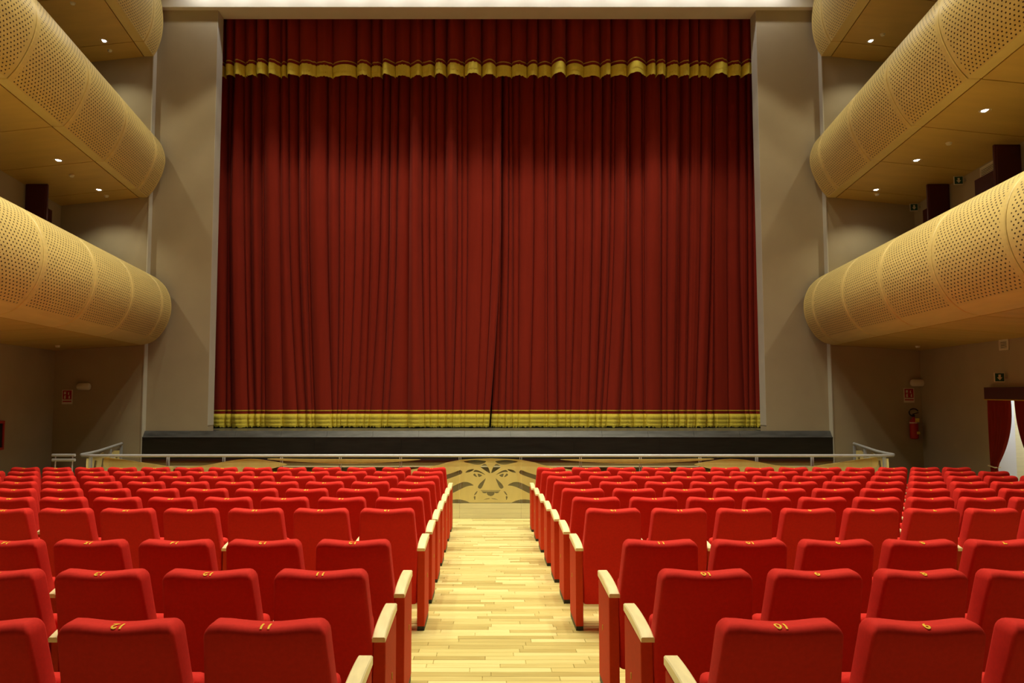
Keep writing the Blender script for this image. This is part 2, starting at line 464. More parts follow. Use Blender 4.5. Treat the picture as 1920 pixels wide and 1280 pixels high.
LF = [(394, 382, 378), (412, 404, 400), (434, 428, 425), (446, 434, 437), (461, 461, 468), (473, 471, 479), (494, 493, 491), (500, 499, 500), (528, 528, 532), (545, 545, 561), (561, 562, 576),
      (577, 578, 588), (585, 584, 594), (617, 616, 624), (640, 638, 633), (652, 648, 640), (676, 668, 652), (690, 683, 668), (703, 698, 684), (722, 714, 692), (735, 731, 716), (751, 745, 727), (772, 768, 765),
      (795, 793, 798), (806, 805, 807), (820, 819, 822), (836, 834, 836), (858, 858, 849), (867, 867, 864), (877, 877, 871), (905, 905, 893), (925, 924, 906), (941, 939, 917)]
RF = [(938, 936, 920), (942, 941, 933), (953, 953, 946), (961, 962, 961), (974, 973, 971), (1000, 1000, 992), (1018, 1022, 1022), (1030, 1026, 1027), (1040, 1041, 1045), (1064, 1062, 1060), (1078, 1077, 1068), (1095, 1093, 1085), (1111, 1110, 1102),
      (1128, 1126, 1114), (1147, 1143, 1126), (1152, 1150, 1134), (1175, 1174, 1160), (1179, 1180, 1186), (1201, 1202, 1206), (1206, 1206, 1209), (1233, 1236, 1238), (1246, 1248, 1249), (1268, 1267, 1262), (1274, 1272, 1270), (1292, 1290, 1285),
      (1314, 1311, 1302), (1332, 1330, 1321), (1339, 1338, 1337), (1362, 1362, 1366), (1381, 1384, 1396), (1392, 1397, 1403), (1405, 1408, 1415), (1422, 1428, 1436), (1440, 1450, 1458)]
YCU = YP + 1.55
def curtain(folds, rnd, name_l, Y):
    c = thing('stage_curtain', name_l, 'curtain', (0, Y, Z_ST1))
    d = Drape(folds, Y, 28, 800, .42, rnd)
    for o in (d.sheet('cloth', M['velvet'], c, 0, .985, 26, per=13),
              d.sheet('braid_stripe', M['stripe'], c, .9585, .9612, 1, off=.012, per=13),
              d.sheet('fringe_tier', M['fringe'], c, .988, .9995, 3, off=.02, per=16, jag=.002, bulge=.03, rnd=3),
              d.sheet('fringe_tier', M['fringe'], c, .979, .991, 3, off=.035, per=16, jag=.0009, bulge=.03, rnd=2),
              d.sheet('fringe_tier', M['fringe'], c, .968, .982, 3, off=.045, per=16, jag=.0009, bulge=.035, rnd=1)):
        o.location = -c.location
curtain(LF, 11, 'left half of the dark red velvet stage curtain with gold fringe', YCU)
curtain(RF, 12, 'right half of the dark red velvet stage curtain with gold fringe', YCU + .14)

crest = [421, 432, 451, 473, 494, 519, 537, 547, 586, 610, 645, 689, 706, 732, 756, 779, 804, 828, 851, 884, 915, 946, 972, 998, 1021, 1050, 1077, 1109, 1136, 1155, 1195, 1218, 1236, 1260, 1277, 1299, 1316, 1350, 1372, 1398, 1414]
VF = [(392, 392, 392), (409, 409, 409)]
for a, c in zip(crest[:-1], crest[1:]):
    m_ = a + (c - a) * random.uniform(.35, .65)
    VF.append((m_, m_, m_))
VF += [(1424, 1424, 1424), (1442, 1442, 1442)]
YV = YP + .86
val = thing('curtain_valance', 'dark red pleated valance with gold fringe above the stage curtain', 'valance', (0, YV, Z_SOF))
dv = Drape(VF, YV, 14, 149, .34, 21, skew=.8)
for o in (dv.sheet('cloth', M['velvet'], val, 0, .95, 10, per=10),
          dv.sheet('braid_stripe', M['stripe'], val, .795, .81, 1, off=.012, per=10),
          dv.sheet('fringe_tier', M['fringe'], val, .92, 1.0, 3, off=.015, per=16, jag=.006, bulge=.01, rnd=5),
          dv.sheet('fringe_tier', M['fringe'], val, .85, .94, 3, off=.028, per=16, jag=.004, bulge=.015, rnd=4)):
    o.location = -val.location

# ------------------------------------------------------------------ balconies
JOINTS = [YW - .004, 16.43, 14.42, 12.5, 10.55, 8.6, 6.65, 4.7, 2.75]
PROF = [
    dict(seam=(266, 647), corner=None, curve=[(266, 647), (284, 642), (300, 630), (313, 611), (320, 592), (322, 575), (320, 558), (313, 541), (303, 529), (290, 519), (274, 512), (255, 509), (236, 512)], wall=(106, 657), plain=.34, inner=600),
    dict(seam=(262, 371), corner=(277, 371), curve=[(277, 371), (289, 357), (300, 338), (307, 321), (310.5, 305), (309.5, 290), (304, 274), (297, 263), (289, 256), (277, 249), (262, 246), (247, 248)], wall=(110, 386), plain=.17, inner=330),
    dict(seam=(271, 106.6), corner=(288.7, 106.6), curve=[(288.7, 106.6), (297, 92), (304, 70), (306.7, 45), (305.5, 20), (301, -4), (292, -24), (278, -36), (260, -40), (246, -36)], wall=(116, 122), plain=.17, inner=60),
]
NAMES = ['lowest', 'middle', 'top']
SOFFIT = {}
for lev, pr in enumerate(PROF):
    for s, side in ((-1, 'left'), (1, 'right')):
        def W(p):
            q = at(p[0], p[1], YW); return Vector((-q.x, q.z))     # distance from the axis, height
        bal = thing('balcony', '%s balcony on the %s with a rounded perforated beech front' % (NAMES[lev], side), 'balcony', (s * 8.5, YW, W(pr['seam']).y), group='balconies beside the stage')
        base = -bal.location
        cv = smooth_line([W(p) for p in pr['curve']], 3)
        seam, wl = W(pr['seam']), W(pr['wall']); wl.x = XW - .003
        lip = [seam] if pr['corner'] else []
        outer = lip + cv
        # arc length
        acc = [0]
        for a, c in zip(outer[:-1], outer[1:]): acc.append(acc[-1] + (c - a).length)
        nrm = []
        for i in range(len(outer)):
            tt = (outer[min(i + 1, len(outer) - 1)] - outer[max(i - 1, 0)]).normalized()
            nrm.append(Vector((tt.y, -tt.x)))          # points to the wall side / up inside
        inn = [p + n_ * .03 for p, n_ in zip(outer, nrm)]
        sh = lambda y: -SL * (YW - y)
        if s < 0: SOFFIT[lev] = (seam, wl)
        def P3(p, y): return Vector((s * (p.x + sh(y)), y, p.y))
        for a, c in zip(JOINTS[:-1], JOINTS[1:]):
            y1, y0 = a - .013, c + .013
            mg = min(.105, (y1 - y0) * .2)
            ys = [y0, y0 + .012, y0 + mg, y1 - mg, y1 - .012, y1]
            dep = [.012, 0, 0, 0, 0, .012]
            V = []; Fc = []; FM = []; UV = []
            n = len(outer)
            for yy, dp in zip(ys, dep):
                for p, n_ in zip(outer, nrm): V.append(P3(p + n_ * dp, yy))
            plain0 = pr['plain']
            for j in range(len(ys) - 1):
                for k in range(n - 1):
                    q = (j * n + k, j * n + k + 1, (j + 1) * n + k + 1, (j + 1) * n + k)
                    Fc.append(q if s < 0 else q[::-1])
                    FM.append(1 if (j == 2 and acc[k] >= plain0 and acc[k + 1] < acc[-1] - .1) else 0)
            o_n = len(V)
            for yy in (y0, y1):
                for p in inn: V.append(P3(p, yy))
            for k in range(n - 1):
                q = (o_n + k, o_n + k + 1, o_n + n + k + 1, o_n + n + k); Fc.append(q[::-1] if s < 0 else q); FM.append(0)
                q = (k, k + 1, o_n + k + 1, o_n + k); Fc.append(q[::-1] if s < 0 else q); FM.append(0)
                e = (len(ys) - 1) * n
                q = (e + k, e + k + 1, o_n + n + k + 1, o_n + n + k); Fc.append(q if s < 0 else q[::-1]); FM.append(0)
            e = (len(ys) - 1) * n
            for k in (0, n - 1):
                ring = [j * n + k for j in range(len(ys))] + [o_n + n + k, o_n + k]
                Fc.append(tuple(ring)); FM.append(0)
            o = mk('face_panel', V, Fc, [M['beech'], M['perf']], bal, True, 40, FM)
            uvl = o.data.uv_layers.new(name='UVMap')
            vi = [0] * len(o.data.loops); o.data.loops.foreach_get('vertex_index', vi)
            co = []
            for i in vi:
                if i < o_n: co += [ys[i // n] - y0, acc[i % n]]
                else: co += [0, 0]
            uvl.data.foreach_set('uv', co)
            o.location = base
            # soffit panel of the same bay
            g = .022
            def S(p, y): return P3(p, y)
            sd = (wl - seam).normalized()
            A, B = seam + sd * g, wl
            up = Vector((0, .03))
            b4 = [S(A, y0), S(A, y1), S(B, y1), S(B, y0)]
            t4 = [S(A + up, y0), S(A + up, y1), S(B + up, y1), S(B + up, y0)]
            if s > 0: b4, t4 = b4[::-1], t4[::-1]
            mm = MB().hexa(b4, t4)
            o = mm.build('soffit_panel', M['soffit'], bal); o.location = base
        # dark core behind the joints and the deck
        mb = MB(); y0, y1 = JOINTS[-1], JOINTS[0]
        ins = [p + n_ * .036 for p, n_ in zip(outer, nrm)]
        top_in = outer[-1] + Vector((.0, -.05)); deck_z = W((200, pr['inner'])).y
        loop = [seam + Vector((.06, .034))] + ins[1:] + [Vector((outer[-1].x, deck_z)), Vector((wl.x, deck_z)), wl + Vector((0, .034))]
        n = len(loop)
        V = [P3(p, y0) for p in loop] + [P3(p, y1) for p in loop]
        Fc = [(k, (k + 1) % n, n + (k + 1) % n, n + k) for k in range(n)] + [tuple(range(n)), tuple(range(n, 2 * n))]
        o = mk('deck_core', V, Fc, M['core'], bal); o.location = base

# recessed downlights under the two upper balconies, and fire detectors
def soffit_point(lev, s, y, dist):
    seam, wl = SOFFIT[lev]
    t = dist / (wl - seam).length
    p = wl + (seam - wl) * t
    return Vector((s * (p.x - SL * (YW - y)), y, p.y))

def downlight(pos, label, watts, r=.075, spot=2.4, blend=.6, group=None, size=.05, col=LIGHT_COL):
    d = thing('recessed_downlight', label, 'downlight', pos, group=group)
    ring = MB().lathe([(r * .82, -.002), (r, -.008), (r * 1.25, -.006), (r * 1.3, .004), (r * .8, .004)], 20).build('trim_ring', M['white'], d, True)
    MB().lathe([(r * .15, -.003), (r * .8, -.0025), (r * .8, .003), (r * .2, .003)], 20).build('lens', M['lamp'], d, True)
    L = bpy.data.lights.new('lamp_light', 'SPOT'); L.energy = watts; L.color = col; L.spot_size = spot; L.spot_blend = blend; L.shadow_soft_size = size
    lo = bpy.data.objects.new('lamp_light', L); link(lo, d); lo.location = (0, 0, -.03)
    return d

lamp_y = [16.25, 14.15, 11.6, 9.2, 6.8, 4.4]
words = ['nearest the stage', 'second from the stage', 'third from the stage', 'fourth from the stage', 'fifth from the stage', 'farthest from the stage']
for lev in (1, 2):
    for s, side in ((-1, 'left'), (1, 'right')):
        for i, y in enumerate(lamp_y):
            downlight(soffit_point(lev, s, y, 1.22), 'small lit downlight under the %s %s balcony, %s' % (NAMES[lev], side, words[i]), SOFFIT_W, spot=2.2, group='downlights under the balconies')
det = [(1, -1, 15.1, 1.0, 'between the downlights of the middle left balcony soffit'), (1, -1, 16.75, 1.12, 'by the stage wall under the middle left balcony'), (2, -1, 16.7, 1.1, 'by the stage wall under the top left balcony'), (2, -1, 14.6, 1.1, 'farther from the stage under the top left balcony'),
       (0, -1, 15.9, .5, 'under the lowest left balcony'), (1, 1, 13.1, 1.0, 'between the downlights of the middle right balcony soffit'), (1, 1, 16.55, 1.0, 'by the stage wall under the middle right balcony'), (2, 1, 15.9, 1.0, 'under the top right balcony'), (0, 1, 16.0, .45, 'under the lowest right balcony')]
for lev, s, y, dist, lb in det:
    d = thing('smoke_detector', 'small round pale smoke detector ' + lb, 'smoke detector', soffit_point(lev, s, y, dist + .1), group='smoke detectors')
    MB().lathe([(.052, .004), (.055, -.006), (.05, -.012)], 16).build('base', M['white'], d, True)
    MB().lathe([(.043, -.012), (.044, -.03), (.034, -.042), (.012, -.046)], 16).build('sensor_cap', M['white'], d, True)

# ceiling lamps of the auditorium (above the frame)
k = 0
ORDW = ['first', 'second', 'third', 'fourth', 'fifth', 'sixth', 'seventh', 'eighth', 'ninth', 'tenth', 'eleventh', 'twelfth', 'thirteenth', 'fourteenth', 'fifteenth', 'sixteenth']
for i in range(8):
    x = -5.25 + 1.5 * i
    downlight(Vector((x, 14.9, ZC - .01)), 'recessed ceiling lamp of the row before the stage, %s from the left' % ORDW[i], STAGE_W, r=.1, spot=1.44, blend=.2, group='ceiling lamps', size=.06)
bar = thing('added_washer_bar', 'added unseen bar carrying the washers that brighten the stage beam', 'lighting bar', (0, 16.88, Z_SOF + .63))  # added bar above the frame, only to carry the washers
MB().tube([(-7.2, 0, .03), (7.2, 0, .03)], .022, 10).build('tube', M['black'], bar, True)
for x in (-6, -2, 2, 6): MB().tube([(x, 0, .03), (x, 0, .86)], .008, 6).build('hanger', M['black'], bar, True)
for i in range(16):  # unseen lamps added close to the beam to make its face bright
    x = -6.75 + .9 * i
    downlight(Vector((x, 16.88, Z_SOF + .625)), 'added unseen washer brightening the stage beam, %s from the left' % ORDW[i], WASH_W, r=.05, spot=2.6, blend=.4, group='added beam washers', size=.04, col=WASH_COL)
for j, y in enumerate((10.6, 8.4, 6.2)):
    for i in range(5):
        x = -4.4 + 2.2 * i
        downlight(Vector((x, y, ZC - .01)), 'recessed ceiling lamp over the seats, %s row from the stage, %s from the left' % (ORDW[j], ORDW[i]), ROW_W, r=.12, spot=1.8 if i in (1, 2, 3) else 1.25, blend=.45 if i in (1, 2, 3) else .6, group='ceiling lamps', size=.12)

# ------------------------------------------------------------------ theatre seats
CH = 1.08
def chair_meshes():
    # backrest: stacked rounded rectangles, leaning, narrowing to the top
    NM = 9
    def ring(hw, ht, yc, z, r, n=4):
        pts = []
        def arc(sx, sy, a0):
            for k in range(n + 1):
                a = math.radians(a0 + 90 * k / n)
                pts.append((sx * (hw - r) + r * math.cos(a), yc + sy * (ht - r) + r * math.sin(a), z))
        arc(1, 1, 0)
        for k in range(1, NM + 1): pts.append(((hw - r) * (1 - 2 * k / (NM + 1)), yc + ht, z))
        arc(-1, 1, 90); arc(-1, -1, 180)
        for k in range(1, NM + 1): pts.append((-(hw - r) * (1 - 2 * k / (NM + 1)), yc - ht, z))
        arc(1, -1, 270)
        return pts
    lev = [(.22, .235, .05, .175), (.235, .252, .062, .17), (.45, .256, .066, .135), (.66, .259, .066, .105), (.74, .255, .064, .088), (.85, .247, .060, .058), (.95, .240, .063, .030), (1.031, .235, .064, .008)]
    R = [ring(hw, ht, yc, z, .02) for z, hw, ht, yc in lev]
    z0, hw0, ht0, yc0 = lev[-1]; rr = .036
    for a in (20, 40, 60, 78, 90):
        a = math.radians(a); d_ = (1 - math.cos(a)) * rr
        R.append(ring(hw0 - d_, ht0 - d_, yc0 - .004 * math.sin(a), z0 + math.sin(a) * rr, max(.006, .02 - d_ * .4)))
    V = []; Fc = []; n = len(R[0])
    for j, q in enumerate(R):
        for (x, y, z) in q:
            if z > .9:
                wgt = (z - .9) / .167
                z -= .014 * wgt * (1 - (x / .2) ** 2) ** 2 if abs(x) < .2 else 0
                z += .004 * wgt - .012 * wgt * max(0, (abs(x) - .19) / .04) ** 2
            V.append((x, y, z))
    for j in range(len(R) - 1):
        for k in range(n): Fc.append((j * n + k, j * n + (k + 1) % n, (j + 1) * n + (k + 1) % n, (j + 1) * n + k))
    # top and bottom caps as strips across
    top = (len(R) - 1) * n
    h = n // 2
    def cap(o, flip):
        A_ = [o + i for i in range(h)]; B_ = [o + n - 1 - i for i in range(h)]
        for i in range(h - 1):
            q = (A_[i], A_[i + 1], B_[i + 1], B_[i])
            Fc.append(q if not flip else q[::-1])
    cap(top, False); cap(0, True)
    o = mk('backrest', V, Fc, M['red'], None, True, None); back = o.data; bpy.data.objects.remove(o)
    o = rbox('seat', -.225, .225, .25, .36, .30, .76, M['red'], None, .035, 3); seat = o.data; bpy.data.objects.remove(o)
    for p in seat.polygons: p.use_smooth = True
    def support(wd, name):
        o = rbox(name, -wd / 2, wd / 2, .07, .53, .045, .695, M['redpanel'], None, .006, 2); a = o.data; bpy.data.objects.remove(o)
        # armrest pad, an arched slat
        V = []; Fc = []; N_ = 9; hw = wd / 2 + .002
        for i in range(N_):
            t = i / (N_ - 1); y = .045 + .50 * t
            zb = .695 + .02 * t
            zt = .713 + .022 * t + .030 * math.sin(PI * min(1, t * .62 + .16)) - (.018 if i == 0 else 0) * .4
            c = .006
            V += [(-hw, y, zb), (hw, y, zb), (hw, y, zt - c), (hw - c, y, zt), (-hw + c, y, zt), (-hw, y, zt - c)]
        for i in range(N_ - 1):
            for k in range(6): Fc.append((i * 6 + k, i * 6 + (k + 1) % 6, (i + 1) * 6 + (k + 1) % 6, (i + 1) * 6 + k)[::-1])
        Fc.append(tuple(range(6))); Fc.append(tuple((N_ - 1) * 6 + k for k in range(6))[::-1])
        o = mk(name, V, Fc, M['pad'], None, True, 30); p = o.data; bpy.data.objects.remove(o)
        o = MB().box(-wd / 2 + .002, wd / 2 - .002, .075, .525, 0, .045).build(name, M['black']); ft = o.data; bpy.data.objects.remove(o)
        return a, p, ft
    return back, seat, support(.066, 'end_panel'), support(.05, 'armrest_support')
BACK, SEAT, ENDP, SUPP = chair_meshes()
BADGE = rbox('plate', -.003, .003, -.008, .008, -.018, .018, M['stripe'], None, .002, 1); BADGE_ME = BADGE.data; bpy.data.objects.remove(BADGE)

NUM = {}
def number_mesh(n):
    if n in NUM: return NUM[n]
    cu = bpy.data.curves.new('num', 'FONT'); cu.body = str(n); cu.size = .058; cu.align_x = 'CENTER'; cu.align_y = 'CENTER'; cu.offset = .0011
    cu.resolution_u = 3
    ob = bpy.data.objects.new('tmp', cu); COL.objects.link(ob)
    me = bpy.data.meshes.new_from_object(ob.evaluated_get(bpy.context.evaluated_depsgraph_get()))
    bpy.data.objects.remove(ob); bpy.data.curves.remove(cu)
    bm = bmesh.new(); bm.from_mesh(me)
    for _ in range(2): bmesh.ops.subdivide_edges(bm, edges=[e for e in bm.edges if e.calc_length() > .012], cuts=1)
    bmesh.ops.triangulate(bm, faces=bm.faces[:])
    bm.to_mesh(me); bm.free()
    for v in me.vertices:
        x, y = -v.co.x, -v.co.y - .026            # read from the stage side
        dy = y
        a = max(0, abs(dy) - .028)
        drop = .036 - math.sqrt(max(1e-6, .036 ** 2 - a * a))
        v.co = (x, y + .004, 1.067 - .014 + .004 + .003 - drop)
    me.materials.clear(); me.materials.append(M['yellow']); me.name = 'seat_number'
    NUM[n] = me
    return me

def inst(name, me, parent, loc=(0, 0, 0)):
    o = bpy.data.objects.new(name, me); link(o, parent); o.location = loc; return o

ROWS = [2.91, 3.88, 4.85, 6.58, 7.55, 8.52, 9.49, 10.46, 11.43, 12.40]
FIRST = [11, 11, 12, 13, 13, 13, 13, 14, 14, 14]
ORD = ['nearest row', 'second row from the camera', 'third row from the camera', 'fourth row from the camera', 'fifth row from the camera', 'fifth row from the stage', 'fourth row from the stage', 'third row from the stage', 'second row from the stage', 'front row by the stage']
MAXN = {9: 13, 8: 14}
PITCHX, KD = .58, 4.3e-8
for r, y in enumerate(ROWS):
    xc = .125 - .008 * (y - 4.9); half = .66
    for s, side in ((-1, 'left'), (1, 'right')):
        edge = s * xc + half                      # aisle edge measured outward on this side
        def pos(k):                               # distance of seat k from the camera axis, with the rows drawing in outward
            u = (edge + .033 + PITCHX * (k + .5)) * F / y
            return u * (1 - KD * u * u) * y / F
        for k in range(MAXN.get(r, 15)):
            n = FIRST[r] + k if s < 0 else FIRST[r] - 1 - k
            if n < 1: break
            X = pos(k); lp = pos(k + .5) - pos(k - .5); inner = pos(k - .5)
            lim_px = 1000 if s < 0 else 1075
            if (inner - .0) * F / y > lim_px or X + .35 > wall_x(y): break
            side_txt = 'left' if s < 0 else 'right'
            c = thing('theatre_seat', 'red theatre seat, %s, %s from the aisle on the %s' % (ORD[r], ORDW[k], side_txt), 'theatre seat', (s * X, y, floor_z(y + .3)), group='red theatre seats in rows')
            sx = min(1, lp / PITCHX)
            c.scale = (sx, 1, 1)
            inst('backrest', BACK, c); inst('seat', SEAT, c); inst('seat_number', number_mesh(n), c)
            ox = -s * (X - inner) / sx
            grp = ENDP if k == 0 else SUPP
            a = inst('end_panel' if k == 0 else 'armrest_support', grp[0], c, (ox, 0, 0))
            inst('armrest_pad', grp[1], a); inst('foot', grp[2], a)
            if k == 0: inst('number_plate', BADGE_ME, a, (-s * .034, .34, .42))

# ------------------------------------------------------------------ railing before the orchestra pit
rail = thing('pit_railing', 'steel railing with beech lion and mane boards before the orchestra pit', 'railing', (0, YR, 0))
def rl(o): o.location = -rail.location if o.parent is rail else (0, 0, 0); return o
ZR = at(914, 854, YR).z
MX = 920.0
XR = at(1655, 850, YR).x
endR = at(1601, 829, YW - .06); endL = at(228, 833, YW - .06)
path = []
cr = [(-XR - .36, 14.75), (-XR - .34, 14.45), (-XR - .22, 14.25), (-XR, YR)]
path.append((endL.x, YW - .06, ZR + .03))
path.append((-XR - .40, 15.2, ZR + .01))
path += [(a, b_, ZR) for a, b_ in cr]
xs = [-7, -5, -3, -1, 1, 3, 5, 7]
path += [(x, YR, ZR) for x in xs]
path += [(-a, b_, ZR) for a, b_ in cr[::-1]]
path += [(XR + .40, 15.2, ZR + .01), (endR.x, YW - .06, ZR + .03)]
pp = [Vector(p) for p in path]
rl(MB().tube(pp, .028, 12).build('top_rail', M['steel'], rail, True))
posts = [310, 415.6, 524.6, 635.7, 750, 862, 977, 1090, 1203, 1315.6, 1423, 1528]
def post(x, y, ang=0):
    mb = MB()
    for dx in (-.022, .012):
        m_ = MB().box(dx, dx + .010, -.025, .025, .0, ZR - .02)
        R_ = Matrix.Translation((x, y, 0)) @ Matrix.Rotation(ang, 4, 'Z')
        mb.add([R_ @ Vector(v) for v in m_.v], m_.f)
    rl(mb.build('post', M['steel'], rail))
for px in posts: post(at(px, 870, YR).x, YR + .115)
for px in (205, 1635): post(at(px, 870, YR).x, YR + .115)
for s, e in ((-1, endL), (1, endR)):
    for (x, y) in ((e.x, YW - .08), ((e.x + s * (XR + .4)) / 2, 16.15), (s * (XR + .37), 14.85)): post(x, y, PI / 2)
# glass panes between the posts
gx = [at(px, 870, YR).x for px in [205] + posts + [1635]]
for a, c in zip(gx[:-1], gx[1:]):
    rl(MB().box(a + .006, c - .006, YR - .022, YR - .012, .012, ZR - .06).build('glass_pane', M['glass'], rail))
# plinth boards
Z_PL = at(914, 943.5, YR + .0).z
for a, c in zip(gx[:-1], gx[1:]):
    for j in range(3):
        h0, h1 = Z_PL * j / 3, Z_PL * (j + 1) / 3
        rl(MB().box(a + .002, c - .002, YR, YR + .03, h0 + .001, h1 - .001).build('plinth_board', M['plinth'], rail))
# lion board: holes traced from the photograph in crop coordinates, left half, mirrored
def lc(p): q = at(850 + p[0] / 10.664, 850 + p[1] / 10.664, YR + .045); return (q.x, q.z)
LM = (MX - 850) * 10.664
def mir(l): return [(2 * LM - x, y) for x, y in l][::-1]
holes = [
    [(205, 163), (300, 140), (430, 128), (560, 138), (655, 155), (610, 195), (530, 222), (430, 220), (320, 195)],
    [(545, 268), (590, 220), (640, 205), (690, 265), (720, 330), (735, 392), (690, 375), (620, 330)],
    [(240, 382), (280, 340), (340, 318), (415, 312), (370, 350), (310, 375)],
    [(403, 368), (420, 340), (450, 328), (520, 345), (590, 385), (640, 425), (560, 395), (480, 370)],
    [(398, 425), (425, 397), (450, 425), (478, 470), (430, 455)],
    [(487, 405), (530, 410), (575, 435), (545, 460), (505, 465)],
    [(648, 500), (620, 515), (560, 570), (520, 610), (490, 665), (500, 690), (535, 705), (570, 680), (600, 620)],
    [(485, 748), (455, 765), (425, 805), (415, 835), (440, 825), (470, 785)],
    [(410, 860), (440, 850), (442, 890), (430, 930), (412, 890)],
    [(600, 922), (660, 900), (725, 893), (722, 905), (660, 914)],
    [(180, 375), (165, 345), (140, 330), (90, 345), (0, 380), (-200, 440), (-330, 480), (-330, 580), (-200, 540), (0, 470), (80, 440), (150, 410)],
    [(405, 635), (350, 595), (270, 568), (180, 572), (90, 605), (0, 648), (-150, 710), (-330, 760), (-330, 900), (-150, 850), (0, 785), (130, 720), (240, 670), (330, 645)],
]
single = [[(553, 733), (LM * 2 - 553, 733), (LM * 2 - 553, 745), (553, 745)],
          [(560, 754), (600, 790), (645, 795), (668, 778), (674, 815), (700, 840), (746, 852)] + [(2 * LM - x, y) for x, y in [(700, 840), (674, 815), (668, 778), (645, 795), (600, 790), (560, 754)]]]
top = [(-900, 330), (-288, 229), (-140, 180), (141, 124), (400, 108), (746, 98)]
bottom = [(330, 980), (250, 942), (150, 917), (50, 915), (-100, 930), (-250, 965), (-300, 980), (-900, 980)]
outline = top + [(2 * LM - x, y) for x, y in top[:-1]][::-1] + [(2 * LM - x, y) for x, y in bottom[::-1]] + bottom
loops = [[lc(p) for p in outline]]
for h in holes:
    loops += [[lc(p) for p in smooth_loop(h, 3)], [lc(p) for p in smooth_loop(mir(h), 3)]]
loops += [[lc(p) for p in h] for h in single]
vert = lambda x, z, t: (x, YR + .045 + t, z)
rl(cutout('lion_board', loops, vert, .02, M['lion'], rail))
# mane boards left and right
def board(pts, dy=.045):
    for mirror in (False, True):
        q = [(2 * MX - x, y) if mirror else (x, y) for x, y in pts]
        q = [(lambda v: (v.x, v.z))(at(x, y, YR + dy)) for x, y in smooth_loop(q, 3)]
        rl(cutout('mane_board', [q], lambda x, z, t: (x, YR + dy + t, z), .02, M['lion'], rail))
board([(508, 859.3), (560, 860), (640, 860.3), (720, 860.5), (782, 860.7), (782, 862.2), (720, 867), (645, 869), (570, 866), (508, 861.5)], .075)
board([(325, 880), (345, 875), (385, 872), (430, 863.5), (470, 860), (505, 863.5), (536, 869.5), (530, 873), (480, 884), (400, 892), (340, 890)])
board([(196, 858), (212, 858.5), (270, 867), (332, 877), (345, 884), (330, 900), (260, 890), (215, 880), (196, 874)])
# side boards under the returning rails
for s, e in ((-1, endL), (1, endR)):
    p0, p1 = Vector((s * (XR + .39), 14.75, 0)), Vector((e.x, YW - .12, 0)); d_ = p1 - p0; ln = d_.length; d_.normalize()
    ol = [(0, .1), (ln, .1), (ln * .96, ZR - .12), (ln * .8, ZR - .09), (ln * .6, ZR - .2), (ln * .45, ZR - .07), (ln * .2, ZR - .12), (0, ZR - .1)]
    hs = []
    for q in (.1, .32, .55, .75):
        hs.append([(ln * q, .35), (ln * (q + .06), .35), (ln * (q + .17), ZR - .2), (ln * (q + .10), ZR - .18)])
    rl(cutout('side_board', [ol] + hs, lambda x, z, t, p0=p0, d_=d_: tuple(p0 + d_ * x + Vector((d_.y, -d_.x, 0)) * t + Vector((0, 0, z))), .02, M['lion'], rail))
# floor lip of the pit under the plinth
# wall handrails on the left
hr = thing('wall_handrail', 'double steel handrail stub by the left wall before the pit', 'handrail', (at(98, 858, 13.9).x, 13.9, 0))
for py in (853, 862):
    a, c = at(98, py, 13.9), at(141, py, 13.9)
    o = MB().tube([a, c], .026, 10).build('rail', M['steel'], hr, True); o.location = -hr.location
for px in (104, 136):
    a, c = at(px, 853, 13.93), at(px, 862, 13.93)
    o = MB().tube([(a.x, 13.93, a.z), (a.x, 13.93, 0)], .014, 8).build('post', M['steel'], hr, True); o.location = -hr.location

# ------------------------------------------------------------------ front wall fittings
def wall_capsule(px, py, label):
    p = at(px, py, YW)
    t = thing('wall_lamp', label, 'wall lamp', (p.x, YW, p.z), group='wall lamps')
    Mx = Matrix.Translation((0, -.11, 0)) @ Matrix.Rotation(PI / 2, 4, 'Y')
    MB().lathe([(.02, -.145), (.065, -.135), (.08, -.11), (.08, .11), (.065, .135), (.02, .145)], 20, Mx).build('housing', M['white'], t, True)
    MB().box(-.04, .04, -.06, 0, -.03, .03).build('bracket', M['grey'], t)
wall_capsule(162, 724.5, 'unlit cylindrical white wall lamp on the wall left of the stage')
wall_capsule(1715, 717.5, 'unlit cylindrical white wall lamp above the fire extinguisher')
def ext_sign(px, py, label):
    p = at(px, py, YW)
    t = thing('fire_sign', label, 'sign', (p.x, YW, p.z), group='fire extinguisher signs')
    MB().box(-.118, .118, -.012, 0, -.165, .165).build('plate', M['white'], t)
    f = MB().box(-.10, .10, -.015, -.011, -.055, .15).build('red_field', M['signred'], t)
    for nm, bx in (('flame', (-.075, -.02, .06, .13)), ('extinguisher_pictogram', (-.07, -.025, -.04, .045)), ('hand_pictogram', (.02, .05, .05, .12)), ('drop_pictogram', (.035, .07, -.035, .04))):
        x0, x1, z0, z1 = bx; cx, cz = (x0 + x1) / 2, (z0 + z1) / 2
        q = [(x0, z0), (cx + .01, z0), (x1, z0 + .02), (x1 - .012, cz), (x1, z1), (cx, z1 - .015), (x0 + .01, z1), (x0, cz)]
        cutout(nm, [q], lambda x, z, tt: (x, -.0165 + tt, z), .003, M['white'], t)
    MB().box(-.10, .10, -.014, -.011, -.115, -.088).build('text_bar', M['signred'], t)
ext_sign(126.5, 744, 'red and white fire sign on the dark wall left of the stage')
ext_sign(1704, 741, 'red and white fire sign above the extinguisher right of the stage')
p = at(1708.5, 822, YW)
fe = thing('fire_extinguisher', 'red fire extinguisher hanging on the wall right of the stage', 'fire extinguisher', (p.x, YW - .13, p.z))
MB().lathe([(.07, 0), (.088, .02), (.09, .06), (.09, .36), (.085, .40), (.055, .45), (.028, .47), (.025, .50)], 20).build('cylinder', M['signred'], fe, True)
